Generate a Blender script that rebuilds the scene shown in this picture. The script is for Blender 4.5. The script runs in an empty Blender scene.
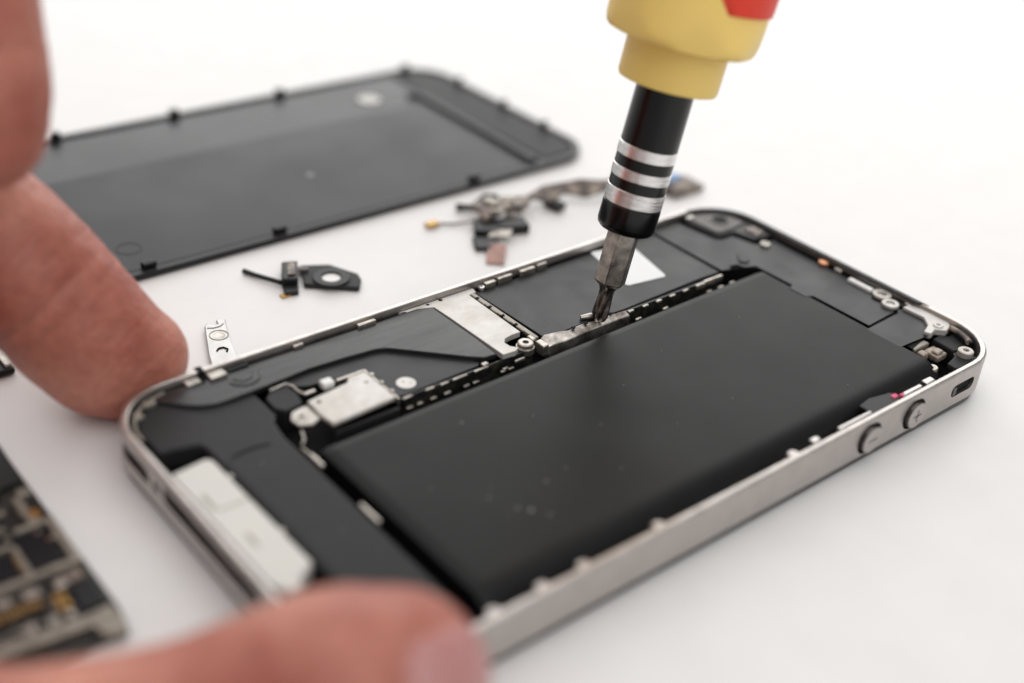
import bpy, bmesh, math, random
from mathutils import Vector, Matrix
random.seed(7)
MM = 0.001                      # everything below is written in millimetres
sc = bpy.context.scene
C = sc.collection

# ------------------------------------------------------------------ camera
cd = bpy.data.cameras.new("camera"); cam = bpy.data.objects.new("camera", cd); C.objects.link(cam)
r0 = Vector((0.76885, -0.63511959, 0.07411327))
r1 = Vector((-0.28508577, -0.44422512, -0.84934689))
r2 = Vector((0.57235983, 0.63189172, -0.52260604))
Mc = Matrix(((r0.x, -r1.x, -r2.x), (r0.y, -r1.y, -r2.y), (r0.z, -r1.z, -r2.z))).to_4x4()
Mc.translation = Vector((-46.65225, -69.12706, 98.56109)) * MM
cam.matrix_world = Mc
cd.sensor_width = 36.0; cd.lens = 43.79
cd.clip_start = 0.005; cd.clip_end = 20
cd.dof.use_dof = True; cd.dof.focus_distance = 0.181; cd.dof.aperture_fstop = 7.2
cd.dof.aperture_blades = 9
sc.camera = cam

# ------------------------------------------------------------------ world, lamps, exposure
w = bpy.data.worlds.new("World"); sc.world = w; w.use_nodes = True
w.node_tree.nodes["Background"].inputs[0].default_value = (1.0, 0.99, 0.985, 1)
w.node_tree.nodes["Background"].inputs[1].default_value = 0.30

def area(name, loc, target, sx, sy, power, col=(1, 1, 1)):
    ld = bpy.data.lights.new(name, 'AREA'); ld.shape = 'RECTANGLE'; ld.size = sx; ld.size_y = sy
    ld.energy = power; ld.color = col
    o = bpy.data.objects.new(name, ld); C.objects.link(o); o.location = loc
    o.rotation_euler = (Vector(target) - Vector(loc)).to_track_quat('-Z', 'Y').to_euler()
    return o
area("window_light", (1.25, 1.25, 0.62), (0.05, 0.05, 0), 2.2, 1.0, 14.5, (1, 0.99, 0.98))
area("ceiling_softbox", (0.12, 0.28, 0.95), (0.05, 0.08, 0), 1.5, 1.5, 6.4, (1, 0.985, 0.965))
area("added_front_fill", (-0.05, -0.85, 0.85), (0.03, 0.04, 0.02), 1.1, 0.9, 4.6, (1, 0.985, 0.97))  # made-up fill lamp, added to brighten camera-facing sides
sc.view_settings.view_transform = 'Standard'; sc.view_settings.look = 'None'
sc.view_settings.exposure = 0.17; sc.view_settings.gamma = 1.0
sc.render.engine = 'CYCLES'
sc.cycles.use_denoising = True
sc.cycles.max_bounces = 8

# ------------------------------------------------------------------ materials
def srgb(r, g, b):
    f = lambda c: (c / 255 / 12.92) if c <= 10 else ((c / 255 + 0.055) / 1.055) ** 2.4
    return (f(r), f(g), f(b), 1)

def mat(name, col, rough=0.5, metal=0.0, spec=0.5, noise=0.0, nscale=800, bump=0.0, bscale=1500,
        rvar=0.0, sss=0.0, sssr=(1, 0.3, 0.15), ssss=0.001, coat=0.0, stretch=None, col2=None, c2scale=300, c2lo=0.45, c2hi=0.62):
    m = bpy.data.materials.new(name); m.use_nodes = True; nt = m.node_tree; N = nt.nodes; L = nt.links
    b = N["Principled BSDF"]
    b.inputs["Base Color"].default_value = col if len(col) == 4 else (*col, 1)
    b.inputs["Roughness"].default_value = rough; b.inputs["Metallic"].default_value = metal
    b.inputs["Specular IOR Level"].default_value = spec
    if coat: b.inputs["Coat Weight"].default_value = coat; b.inputs["Coat Roughness"].default_value = 0.08
    if sss:
        b.inputs["Subsurface Weight"].default_value = sss
        b.inputs["Subsurface Radius"].default_value = sssr
        b.inputs["Subsurface Scale"].default_value = ssss
    tc = N.new("ShaderNodeTexCoord"); mp = N.new("ShaderNodeMapping"); L.new(tc.outputs["Object"], mp.inputs[0])
    if stretch: mp.inputs["Scale"].default_value = stretch
    base = None
    if col2 is not None:
        n = N.new("ShaderNodeTexNoise"); n.inputs["Scale"].default_value = c2scale; n.inputs["Detail"].default_value = 4
        L.new(mp.outputs[0], n.inputs["Vector"])
        r = N.new("ShaderNodeValToRGB"); r.color_ramp.elements[0].position = c2lo; r.color_ramp.elements[1].position = c2hi
        r.color_ramp.elements[0].color = col if len(col) == 4 else (*col, 1)
        r.color_ramp.elements[1].color = col2 if len(col2) == 4 else (*col2, 1)
        L.new(n.outputs["Fac"], r.inputs[0]); base = r.outputs[0]
    if noise:
        n = N.new("ShaderNodeTexNoise"); n.inputs["Scale"].default_value = nscale; n.inputs["Detail"].default_value = 5
        L.new(mp.outputs[0], n.inputs["Vector"])
        mr = N.new("ShaderNodeMapRange"); mr.inputs[1].default_value = 0.3; mr.inputs[2].default_value = 0.7
        mr.inputs[3].default_value = 1 - noise; mr.inputs[4].default_value = 1 + noise
        L.new(n.outputs["Fac"], mr.inputs[0])
        mx = N.new("ShaderNodeVectorMath"); mx.operation = 'SCALE'
        if base is not None: L.new(base, mx.inputs[0])
        else: mx.inputs[0].default_value = col[:3]
        L.new(mr.outputs[0], mx.inputs["Scale"]); base = mx.outputs[0]
    if base is not None: L.new(base, b.inputs["Base Color"])
    if rvar:
        n = N.new("ShaderNodeTexNoise"); n.inputs["Scale"].default_value = nscale * 0.6; n.inputs["Detail"].default_value = 6
        L.new(mp.outputs[0], n.inputs["Vector"])
        mr = N.new("ShaderNodeMapRange"); mr.inputs[1].default_value = 0.3; mr.inputs[2].default_value = 0.7
        mr.inputs[3].default_value = max(0.02, rough - rvar); mr.inputs[4].default_value = rough + rvar
        L.new(n.outputs["Fac"], mr.inputs[0]); L.new(mr.outputs[0], b.inputs["Roughness"])
    if bump:
        n = N.new("ShaderNodeTexNoise"); n.inputs["Scale"].default_value = bscale; n.inputs["Detail"].default_value = 5
        L.new(mp.outputs[0], n.inputs["Vector"])
        bp = N.new("ShaderNodeBump"); bp.inputs["Strength"].default_value = 1.0; bp.inputs["Distance"].default_value = bump * MM
        L.new(n.outputs["Fac"], bp.inputs["Height"]); L.new(bp.outputs[0], b.inputs["Normal"])
    return m

M = {}
M['table'] = mat("white_laminate", (0.80, 0.792, 0.785), 0.42, noise=0.02, nscale=120, bump=0.02, bscale=900, spec=0.35)
M['steel'] = mat("brushed_steel", (0.50, 0.465, 0.445), 0.36, metal=1.0, noise=0.05, nscale=500, bump=0.006, bscale=2500, rvar=0.06)
M['steel_edge'] = mat("polished_steel", (0.66, 0.63, 0.61), 0.30, metal=1.0, noise=0.06, nscale=700)
M['glass'] = mat("dark_glass", (0.012, 0.012, 0.013), 0.08, spec=0.5)
M['film'] = mat("graphite_film", (0.012, 0.013, 0.0145), 0.42, spec=0.36, noise=0.12, nscale=260, bump=0.016, bscale=500, rvar=0.06)
M['filmshiny'] = mat("shiny_flex_film", (0.018, 0.018, 0.019), 0.24, spec=0.5, noise=0.3, nscale=420, bump=0.03, bscale=330, rvar=0.09, stretch=(0.35, 1.6, 1))
M['battery'] = mat("battery_wrap", (0.005, 0.005, 0.0053), 0.46, spec=0.2, noise=0.12, nscale=200, bump=0.004, bscale=700, rvar=0.02, col2=(0.006, 0.006, 0.0063), c2scale=160)
M['speck'] = mat("dust_speck", (0.3, 0.3, 0.3), 0.7)
M['matte'] = mat("matte_black_plastic", (0.020, 0.020, 0.021), 0.52, spec=0.23, noise=0.1, nscale=300, bump=0.012, bscale=900)
M['void'] = mat("dark_chassis_and_shade", (0.004, 0.004, 0.004), 0.6, spec=0.12, noise=0.4, nscale=600)  # also blacks out slots and wells in place of shade
M['silver'] = mat("plated_shield", (0.62, 0.605, 0.58), 0.46, metal=0.4, spec=0.5, col2=(0.54, 0.51, 0.47), c2scale=180, noise=0.07, nscale=700, bump=0.012, bscale=700)
M['white'] = mat("white_plastic", (0.83, 0.83, 0.81), 0.45, noise=0.03, nscale=400)
M['sticker'] = mat("white_sticker", (0.86, 0.88, 0.89), 0.6, noise=0.015, nscale=300)
M['conn'] = mat("dock_white_plastic", (0.64, 0.63, 0.59), 0.5, col2=(0.66, 0.64, 0.59), c2scale=260, c2lo=0.5, c2hi=0.75, bump=0.03, bscale=400)
M['nickel'] = mat("worn_nickel", (0.50, 0.465, 0.42), 0.36, metal=0.9, noise=0.3, nscale=900, bump=0.03, bscale=900)
M['screw'] = mat("screw_steel", (0.80, 0.79, 0.77), 0.28, metal=1.0, noise=0.08, nscale=2500)
M['copper'] = mat("copper_contact", (0.72, 0.36, 0.20), 0.35, metal=0.9, noise=0.2, nscale=900)
M['gold'] = mat("gold_contact", (0.50, 0.31, 0.11), 0.35, metal=0.9, noise=0.25, nscale=900)
M['tan'] = mat("soldered_frame", (0.30, 0.275, 0.235), 0.42, metal=0.55, noise=0.18, nscale=600, bump=0.02, bscale=900)
M['pcb'] = mat("black_circuit_board", (0.012, 0.014, 0.014), 0.35, col2=(0.03, 0.028, 0.02), c2scale=900, noise=0.3, nscale=900)
M['chip'] = mat("chip_resin", (0.008, 0.010, 0.013), 0.3, spec=0.3, noise=0.15, nscale=500)
M['dark'] = mat("black_plastic", (0.009, 0.009, 0.01), 0.4, spec=0.3, noise=0.15, nscale=500, bump=0.01, bscale=700)
M['pinkflex'] = mat("copper_pink_flex", (0.36, 0.20, 0.165), 0.45, metal=0.2, noise=0.2, nscale=500)
M['brownflex'] = mat("brown_flex", (0.10, 0.08, 0.07), 0.4, metal=0.2, col2=(0.34, 0.28, 0.23), c2scale=420, noise=0.2, nscale=800)
M['blue'] = mat("blue_film", (0.10, 0.25, 0.50), 0.4)
M['pink'] = mat("magenta_marker", (0.75, 0.08, 0.20), 0.5)
M['yellow'] = mat("yellow_plastic", (1.0, 0.71, 0.21), 0.42, spec=0.4, noise=0.02, nscale=60, sss=0.12, sssr=(1, 0.7, 0.3), ssss=0.002, bump=0.01, bscale=250)
M['red'] = mat("red_rubber", (0.78, 0.045, 0.02), 0.42, spec=0.4, noise=0.04, nscale=100)
M['blackmetal'] = mat("black_anodised", (0.003, 0.003, 0.0035), 0.2, spec=0.42, noise=0.1, nscale=600, rvar=0.05, stretch=(1, 1, 0.2))
M['bit'] = mat("tool_steel", (0.20, 0.18, 0.165), 0.27, metal=1.0, col2=(0.50, 0.46, 0.41), c2scale=520, c2lo=0.35, c2hi=0.7, noise=0.2, nscale=900, bump=0.02, bscale=900, rvar=0.1)
M['coverfilm'] = mat("cover_inner_film", (0.010, 0.0115, 0.0145), 0.34, spec=0.17, noise=0.1, nscale=90, rvar=0.05)
M['coverglass'] = mat("cover_glass", (0.016, 0.016, 0.018), 0.27, spec=0.2, noise=0.1, nscale=60, rvar=0.05)

def ring_mat():
    m = mat("turned_aluminium", (0.96, 0.94, 0.93), 0.27, metal=1.0)
    nt = m.node_tree; N = nt.nodes; L = nt.links; b = N["Principled BSDF"]
    tc = N.new("ShaderNodeTexCoord"); mp = N.new("ShaderNodeMapping"); mp.inputs["Scale"].default_value = (0.05, 0.05, 1)
    n = N.new("ShaderNodeTexNoise"); n.inputs["Scale"].default_value = 6000; n.inputs["Detail"].default_value = 3
    bp = N.new("ShaderNodeBump"); bp.inputs["Distance"].default_value = 0.05 * MM; bp.inputs["Strength"].default_value = 1
    L.new(tc.outputs["Object"], mp.inputs[0]); L.new(mp.outputs[0], n.inputs["Vector"]); L.new(n.outputs["Fac"], bp.inputs["Height"]); L.new(bp.outputs[0], b.inputs["Normal"])
    return m
M['steel_darkened'] = mat('darkened_steel', (0.10, 0.09, 0.085), 0.3, metal=0.9)  # darkened copy of steel: the button sides' dark reflection put into the colour
M['alu'] = ring_mat()
M['bracket'] = mat("satin_bracket_steel", (0.52, 0.51, 0.50), 0.33, metal=0.9, noise=0.1, nscale=500)
M['camframe'] = mat("camera_can", (0.075, 0.066, 0.06), 0.4, metal=0.3, noise=0.3, nscale=700)

def skin_mat():
    m = bpy.data.materials.new("skin"); m.use_nodes = True; nt = m.node_tree; N = nt.nodes; L = nt.links
    b = N["Principled BSDF"]
    tc = N.new("ShaderNodeTexCoord")
    n = N.new("ShaderNodeTexNoise"); n.inputs["Scale"].default_value = 70; n.inputs["Detail"].default_value = 4
    L.new(tc.outputs["Object"], n.inputs["Vector"])
    r = N.new("ShaderNodeValToRGB"); e = r.color_ramp.elements
    e[0].position = 0.35; e[0].color = (0.34, 0.092, 0.064, 1); e[1].position = 0.68; e[1].color = (0.58, 0.252, 0.185, 1)
    L.new(n.outputs["Fac"], r.inputs[0])
    n3 = N.new("ShaderNodeTexNoise"); n3.inputs["Scale"].default_value = 900; n3.inputs["Detail"].default_value = 3
    L.new(tc.outputs["Object"], n3.inputs["Vector"])
    mr = N.new("ShaderNodeMapRange"); mr.inputs[1].default_value = 0.3; mr.inputs[2].default_value = 0.7; mr.inputs[3].default_value = 0.9; mr.inputs[4].default_value = 1.08
    L.new(n3.outputs["Fac"], mr.inputs[0])
    mx = N.new("ShaderNodeVectorMath"); mx.operation = 'SCALE'; L.new(r.outputs[0], mx.inputs[0]); L.new(mr.outputs[0], mx.inputs["Scale"])
    L.new(mx.outputs[0], b.inputs["Base Color"])
    b.inputs["Roughness"].default_value = 0.48; b.inputs["Specular IOR Level"].default_value = 0.4
    b.inputs["Subsurface Weight"].default_value = 0.35; b.inputs["Subsurface Radius"].default_value = (1, 0.32, 0.16); b.inputs["Subsurface Scale"].default_value = 0.0022
    wv = N.new("ShaderNodeTexVoronoi"); wv.inputs["Scale"].default_value = 1500; L.new(tc.outputs["Object"], wv.inputs["Vector"])
    n2 = N.new("ShaderNodeTexNoise"); n2.inputs["Scale"].default_value = 350; n2.inputs["Detail"].default_value = 6; L.new(tc.outputs["Object"], n2.inputs["Vector"])
    ad = N.new("ShaderNodeMath"); ad.operation = 'MULTIPLY_ADD'; L.new(wv.outputs["Distance"], ad.inputs[0]); ad.inputs[1].default_value = 0.35; L.new(n2.outputs["Fac"], ad.inputs[2])
    # fine wrinkles running across the fingers
    dp = N.new("ShaderNodeVectorMath"); dp.operation = 'DOT_PRODUCT'; L.new(tc.outputs["Object"], dp.inputs[0]); dp.inputs[1].default_value = (0.52, -0.45, -0.72)
    sx = N.new("ShaderNodeSeparateXYZ"); L.new(tc.outputs["Object"], sx.inputs[0])
    cb = N.new("ShaderNodeCombineXYZ"); L.new(dp.outputs["Value"], cb.inputs[0])
    for k in (1, 2):
        ml = N.new("ShaderNodeMath"); ml.operation = 'MULTIPLY'; ml.inputs[1].default_value = 0.16; L.new(sx.outputs[k], ml.inputs[0]); L.new(ml.outputs[0], cb.inputs[k])
    nw = N.new("ShaderNodeTexNoise"); nw.inputs["Scale"].default_value = 900; nw.inputs["Detail"].default_value = 3; nw.inputs["Distortion"].default_value = 0.6; L.new(cb.outputs[0], nw.inputs["Vector"])
    ad2 = N.new("ShaderNodeMath"); ad2.operation = 'MULTIPLY_ADD'; L.new(nw.outputs["Fac"], ad2.inputs[0]); ad2.inputs[1].default_value = 0.9; L.new(ad.outputs[0], ad2.inputs[2]); ad = ad2
    bp = N.new("ShaderNodeBump"); bp.inputs["Distance"].default_value = 0.28 * MM; bp.inputs["Strength"].default_value = 0.9
    L.new(ad.outputs[0], bp.inputs["Height"]); L.new(bp.outputs[0], b.inputs["Normal"])
    return m
M['skin'] = skin_mat()
M['nail'] = mat("fingernail", (0.47, 0.22, 0.21), 0.34, spec=0.5, sss=0.3, sssr=(1, 0.4, 0.25), ssss=0.0015)

# ------------------------------------------------------------------ mesh helpers (mm)
class MB:
    def __init__(s): s.v = []; s.f = []
    def add(s, vs, fs):
        o = len(s.v); s.v += [tuple(v) for v in vs]; s.f += [tuple(i + o for i in f) for f in fs]; return s
    def box(s, x0, y0, z0, x1, y1, z1):
        vs = [(x, y, z) for z in (z0, z1) for (x, y) in ((x0, y0), (x1, y0), (x1, y1), (x0, y1))]
        return s.add(vs, [(3, 2, 1, 0), (4, 5, 6, 7), (0, 1, 5, 4), (1, 2, 6, 5), (2, 3, 7, 6), (3, 0, 4, 7)])
    def prism(s, poly, z0, z1):
        a = sum(poly[i][0] * poly[(i + 1) % len(poly)][1] - poly[(i + 1) % len(poly)][0] * poly[i][1] for i in range(len(poly)))
        if a < 0: poly = poly[::-1]
        n = len(poly)
        zf = (lambda z, i: z[i] if isinstance(z, (list, tuple)) else z)
        vs = [(x, y, z0) for x, y in poly] + [(x, y, z1(x, y) if callable(z1) else z1) for x, y in poly]
        return s.add(vs, [tuple(range(n - 1, -1, -1)), tuple(range(n, 2 * n))] + [(i, (i + 1) % n, n + (i + 1) % n, n + i) for i in range(n)])
    def loft(s, loops, cap=True, closed=False):
        n = len(loops[0]); vs = [p for l in loops for p in l]; fs = []
        R = len(loops)
        for k in range(R if closed else R - 1):
            a = k * n; b = ((k + 1) % R) * n
            fs += [(a + i, a + (i + 1) % n, b + (i + 1) % n, b + i) for i in range(n)]
        if cap and not closed: fs += [tuple(range(n - 1, -1, -1)), tuple(range((R - 1) * n, R * n))]
        return s.add(vs, fs)
    def lathe(s, prof, n=48, c=(0, 0), rf=None):
        loops = []
        for r, z in prof:
            loops.append([(c[0] + (rf(2 * math.pi * i / n, z, r) if rf else r) * math.cos(2 * math.pi * i / n),
                           c[1] + (rf(2 * math.pi * i / n, z, r) if rf else r) * math.sin(2 * math.pi * i / n), z) for i in range(n)])
        return s.loft(loops)
    def ringz(s, c, ro, ri, z0, z1, n=32):
        def lp(r, z): return [(c[0] + r * math.cos(2 * math.pi * i / n), c[1] + r * math.sin(2 * math.pi * i / n), z) for i in range(n)]
        return s.loft([lp(ri, z0), lp(ro, z0), lp(ro, z1), lp(ri, z1)], closed=True)
    def tube(s, pts, r, n=10):
        pts = [Vector(p) for p in pts]; loops = []
        for i, p in enumerate(pts):
            t = (pts[min(i + 1, len(pts) - 1)] - pts[max(i - 1, 0)]).normalized()
            u = t.cross(Vector((0, 0, 1)));
            if u.length < 1e-3: u = t.cross(Vector((0, 1, 0)))
            u.normalize(); v = u.cross(t)
            rr = r[i] if isinstance(r, (list, tuple)) else r
            loops.append([tuple(p + u * rr * math.cos(2 * math.pi * k / n) + v * rr * math.sin(2 * math.pi * k / n)) for k in range(n)])
        return s.loft(loops)
    def ribbon(s, pts, widths, th):           # flat strip along pts; widths = (wx, wy, wz) side vector per point
        loops = []
        for p, wv in zip(pts, widths):
            p = Vector(p); wv = Vector(wv); up = Vector((0, 0, th))
            loops.append([tuple(p - wv), tuple(p + wv), tuple(p + wv + up), tuple(p - wv + up)])
        return s.loft(loops)
    def build(s, name, m, parent=None, loc=(0, 0, 0), bevel=0.0, seg=2, smooth=None, label=None):
        off = Vector(loc) if parent is None else Vector((0, 0, 0))
        pb = Vector(parent['_o']) if (parent is not None and '_o' in parent) else Vector((0, 0, 0))
        base = Vector(loc) if parent is None else pb
        me = bpy.data.meshes.new(name)
        me.from_pydata([tuple((Vector(v) - base) * MM) for v in s.v], [], s.f)
        bm = bmesh.new(); bm.from_mesh(me); bmesh.ops.recalc_face_normals(bm, faces=bm.faces); bm.to_mesh(me); bm.free()
        me.materials.append(m)
        o = bpy.data.objects.new(name, me); C.objects.link(o)
        if parent is not None:
            o.parent = parent; o['_o'] = tuple(base)
        else:
            o.location = Vector(loc) * MM; o['_o'] = tuple(base)
        if bevel:
            b = o.modifiers.new("bevel", 'BEVEL'); b.width = bevel * MM; b.segments = seg; b.limit_method = 'ANGLE'; b.angle_limit = math.radians(35)
            b.use_clamp_overlap = True; b.harden_normals = False
        ang = smooth if smooth is not None else (38 if bevel else None)
        if ang is not None:
            for p in me.polygons: p.use_smooth = True
            bmx = bmesh.new(); bmx.from_mesh(me)
            for e in bmx.edges:
                e.smooth = not (len(e.link_faces) == 2 and e.calc_face_angle(0) > math.radians(ang))
            bmx.to_mesh(me); bmx.free()
        if label: o['label'] = label
        return o

def thing(name, label, cat, loc, rot=None, group=None):
    o = bpy.data.objects.new(name, None); C.objects.link(o); o.location = Vector(loc) * MM
    o.empty_display_size = 0.01
    o['label'] = label; o['category'] = cat; o['_o'] = tuple(loc)
    if group: o['group'] = group
    if rot is not None:
        o.rotation_euler = rot; o['_o'] = (0, 0, 0)
    return o

def rrect(x0, y0, x1, y1, r, n=8):
    pts = []
    for cx, cy, a0 in ((x1 - r, y0 + r, -90), (x1 - r, y1 - r, 0), (x0 + r, y1 - r, 90), (x0 + r, y0 + r, 180)):
        for k in range(n + 1):
            a = math.radians(a0 + 90 * k / n); pts.append((cx + r * math.cos(a), cy + r * math.sin(a)))
    return pts
def circ(cx, cy, r, n=24): return [(cx + r * math.cos(2 * math.pi * i / n), cy + r * math.sin(2 * math.pi * i / n)) for i in range(n)]

# ------------------------------------------------------------------ the setting
t = MB().prism(rrect(-900, -700, 1500, 1500, 40), -25, 0).build('table', M['table'], None, (0, 0, -25), bevel=2)
t['kind'] = 'structure'

# ================================================================== THE PHONE
L_, W_ = 115.2, 58.6
phone = thing('smartphone', 'opened smartphone lying face down, steel frame around a black battery, pinned by the fingertips', 'smartphone', (57.6, 29.3, 0))
def band_loop(o, z, n=10): return [(x, y, z) for x, y in rrect(o, o, L_ - o, W_ - o, 9 - o, n)]
prof = [(0.28, 1.35), (0.0, 1.6), (0.0, 6.95), (0.12, 7.18), (0.30, 7.30), (0.80, 7.30), (0.92, 7.2), (1.15, 6.2), (1.15, 1.35)]
mb = MB().loft([band_loop(o, z) for o, z in prof], closed=True)
def raw(mbx, name='tmp'):
    me = bpy.data.meshes.new(name); me.from_pydata(mbx.v, [], mbx.f)
    bm = bmesh.new(); bm.from_mesh(me); bmesh.ops.recalc_face_normals(bm, faces=bm.faces); bm.to_mesh(me); bm.free()
    o = bpy.data.objects.new(name, me); C.objects.link(o); return o
def rslot_x(x0, x1, y0, y1, z0, z1, r):        # rounded slot through the left wall (extruded along x)
    pts = rrect(y0, z0, y1, z1, r, 6)
    return MB().loft([[(x0, a, b) for a, b in pts], [(x1, a, b) for a, b in pts]])
def rslot_y(y0, y1, x0, x1, z0, z1, r, tilt=0):
    pts = rrect(x0, z0, x1, z1, r, 6)
    return MB().loft([[(a, y0, b) for a, b in pts], [(a, y1, b) for a, b in pts]])
cut = MB()
cutters = [rslot_x(-1, 3, 18.2, 40.2, 3.6, 6.2, 0.6), rslot_x(-1, 3, 44.0, 51.4, 3.5, 5.7, 0.9), rslot_x(-1, 3, 7.2, 14.2, 3.5, 5.7, 0.9),
           rslot_x(-1, 3, 41.3, 43.0, 3.7, 5.4, 0.82), rslot_x(-1, 3, 15.4, 17.1, 3.7, 5.4, 0.82),
           rslot_y(-1, 0.7, 79.2, 84.2, 1.7, 6.5, 2.38), rslot_y(-1, 0.7, 89.4, 94.4, 1.7, 6.5, 2.38),
           rslot_y(-1, 0.75, 101.0, 106.7, 3.2, 5.2, 0.9)]
b0 = raw(mb)
for cm in cutters:
    co = raw(cm, 'cut'); md = b0.modifiers.new('b', 'BOOLEAN'); md.object = co; md.operation = 'DIFFERENCE'; md.solver = 'EXACT'
dg = bpy.context.evaluated_depsgraph_get(); dg.update()
me = bpy.data.meshes.new_from_object(b0.evaluated_get(dg))
bv = [tuple(v.co) for v in me.vertices]; bf = [tuple(p.vertices) for p in me.polygons]
for o in list(C.objects):
    if o.name.startswith(('tmp', 'cut')): bpy.data.objects.remove(o)
bmb = MB(); bmb.v = bv; bmb.f = bf
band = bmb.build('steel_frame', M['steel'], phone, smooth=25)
M['lip'] = mat("lightened_steel_lip", (0.60, 0.56, 0.53), 0.34, metal=1.0, noise=0.15, nscale=500)  # lighter steel for up-facing rim faces, their bright reflection put into the colour
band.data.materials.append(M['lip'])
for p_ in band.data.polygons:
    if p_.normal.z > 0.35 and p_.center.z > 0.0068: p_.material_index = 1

gl = MB().loft([[(x, y, z) for x, y in rrect(o, o, L_ - o, W_ - o, 9 - o, 10)] for o, z in ((0.8, 0.02), (0.35, 0.35), (0.3, 1.1), (0.35, 1.33))]).build('front_glass', M['glass'], phone, smooth=30)
ch = MB().prism(rrect(1.2, 1.2, L_ - 1.2, W_ - 1.2, 7.8, 10), 1.36, 3.0).build('chassis_plate', M['void'], phone)

# side buttons with their signs
def vbtn(x, plus):
    m = MB()
    lo = []
    for r, y in ((2.0, 0.68), (2.0, -0.45), (1.94, -0.55), (1.86, -0.57)):
        lo.append([(x + r * math.cos(a * math.pi / 18), y, 4.1 + r * math.sin(a * math.pi / 18)) for a in range(36)])
    b = m.loft(lo).build('volume_button', M['steel_darkened'], phone, smooth=40, label='round button marked with a plus' if plus else 'round button marked with a minus')
    MB().loft([[(x + r * math.cos(a * math.pi / 18), y, 4.1 + r * math.sin(a * math.pi / 18)) for a in range(36)] for r, y in ((1.95, -0.55), (1.90, -0.585), (1.80, -0.595))]).build('button_cap', M['steel'], b, smooth=30)
    s = MB().box(x - 0.95, -0.615, 4.02, x + 0.95, -0.597, 4.18)
    if plus: s.box(x - 0.07, -0.618, 3.15, x + 0.07, -0.5985, 5.05)
    s.build('sign', M['void'], b)
for bx in (81.7, 91.9):
    MB().loft([[(bx + 2.36 * math.cos(a * math.pi / 18), yy, 4.1 + 2.36 * math.sin(a * math.pi / 18)) for a in range(36)] for yy in (0.69, 0.3)]).build('button_well_shade', M['void'], phone, smooth=40)  # black disc, the shade of the gap put into its colour
vbtn(81.7, False); vbtn(91.9, True)
sw = MB().loft([[(a, 0.7, b) for a, b in rrect(101.3, 3.45, 102.2, 4.9, 0.35, 4)], [(a, -0.1, b) for a, b in rrect(101.3, 3.45, 102.2, 4.9, 0.35, 4)]]).build('mute_switch', M['steel_darkened'], phone, bevel=0.1)
MB().box(101.2, 0.45, 3.3, 106.5, 0.74, 5.1).build('switch_recess', M['void'], phone)

# battery: soft-edged pouch
def pillow(x0, y0, x1, y1, r, z0, z1, steps):
    loops = [[(x, y, z0) for x, y in rrect(x0, y0, x1, y1, r, 6)]]
    for o, z in steps: loops.append([(x, y, z) for x, y in rrect(x0 + o, y0 + o, x1 - o, y1 - o, max(r - o * 0.3, 0.3), 6)])
    return MB().loft(loops)
bat = MB()
nx, ny = 84, 40
bx0, by0, bx1, by1 = 18.7, 2.6, 102.4, 37.9
vs = []; fs = []
for j in range(ny + 1):
    for i in range(nx + 1):
        x = bx0 + (bx1 - bx0) * i / nx; yt = 36.3 + (x - 18.7) * 0.0185; y = by0 + (yt - by0) * j / ny
        dn = y - by0; df = yt - y; dl = x - bx0; dr = bx1 - x
        z = 6.25
        z -= 2.6 * max(0, 1 - dn / 3.6) ** 2.2           # long curved flank beside the button rail
        z -= 0.5 * max(0, 1 - df / 0.8) ** 2 + 0.4 * max(0, 1 - dl / 1.1) ** 2 
        z += 0.03 * math.sin(x * 0.13 + 1) * math.sin(y * 0.13) + 0.006 * math.sin(x * 0.31 + y * 0.35) - 0.03 * math.exp(-((x - 55 + (y - 18) * 0.5) / 5) ** 2)
        vs.append((x, y, z))
for j in range(ny):
    for i in range(nx):
        a = j * (nx + 1) + i; fs.append((a, a + 1, a + nx + 2, a + nx + 1))
bd = [i for i in range(nx + 1)] + [(j) * (nx + 1) + nx for j in range(1, ny + 1)] + [ny * (nx + 1) + i for i in range(nx - 1, -1, -1)] + [j * (nx + 1) for j in range(ny - 1, 0, -1)]
o0 = len(vs)
for k in bd: vs.append((vs[k][0], vs[k][1], 3.02))
for k in range(len(bd)):
    k2 = (k + 1) % len(bd); fs.append((bd[k], o0 + k, o0 + k2, bd[k2]))
fs.append(tuple(range(o0, o0 + len(bd))))
battery = MB().add(vs, fs).build('battery', M['battery'], phone, smooth=50)
for (x, y, r) in ((32.5, 12.4, .35), (31.4, 13.6, .22), (33.8, 10.6, .18), (37.5, 15.5, .2), (29.8, 17.0, .16), (41.3, 16.2, .14), (36.4, 30.8, .18), (51.2, 20.5, .12), (60.1, 25.5, .12), (47.0, 12.2, .14), (70.5, 15.0, .1), (25.3, 22.2, .15), (88.0, 29.2, .1)):
    z = 6.25 + 0.03 * math.sin(x * 0.13 + 1) * math.sin(y * 0.13) + 0.006 * math.sin(x * 0.31 + y * 0.35) - 0.03 * math.exp(-((x - 55 + (y - 18) * 0.5) / 5) ** 2) - 0.02
    pts = [(x + r * (0.7 + 0.5 * random.random()) * math.cos(a), y + r * 0.6 * (0.6 + 0.6 * random.random()) * math.sin(a)) for a in [k * math.pi / 4 for k in range(8)]]
    MB().prism(pts, z, z + 0.045).build('dust_speck', M['speck'], battery)

def P(name, poly, z0, z1, m, bevel=0.12, parent=None, label=None, seg=2):
    return MB().prism(poly, z0, z1).build(name, m, parent or phone, bevel=bevel, seg=seg, label=label)

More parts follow.
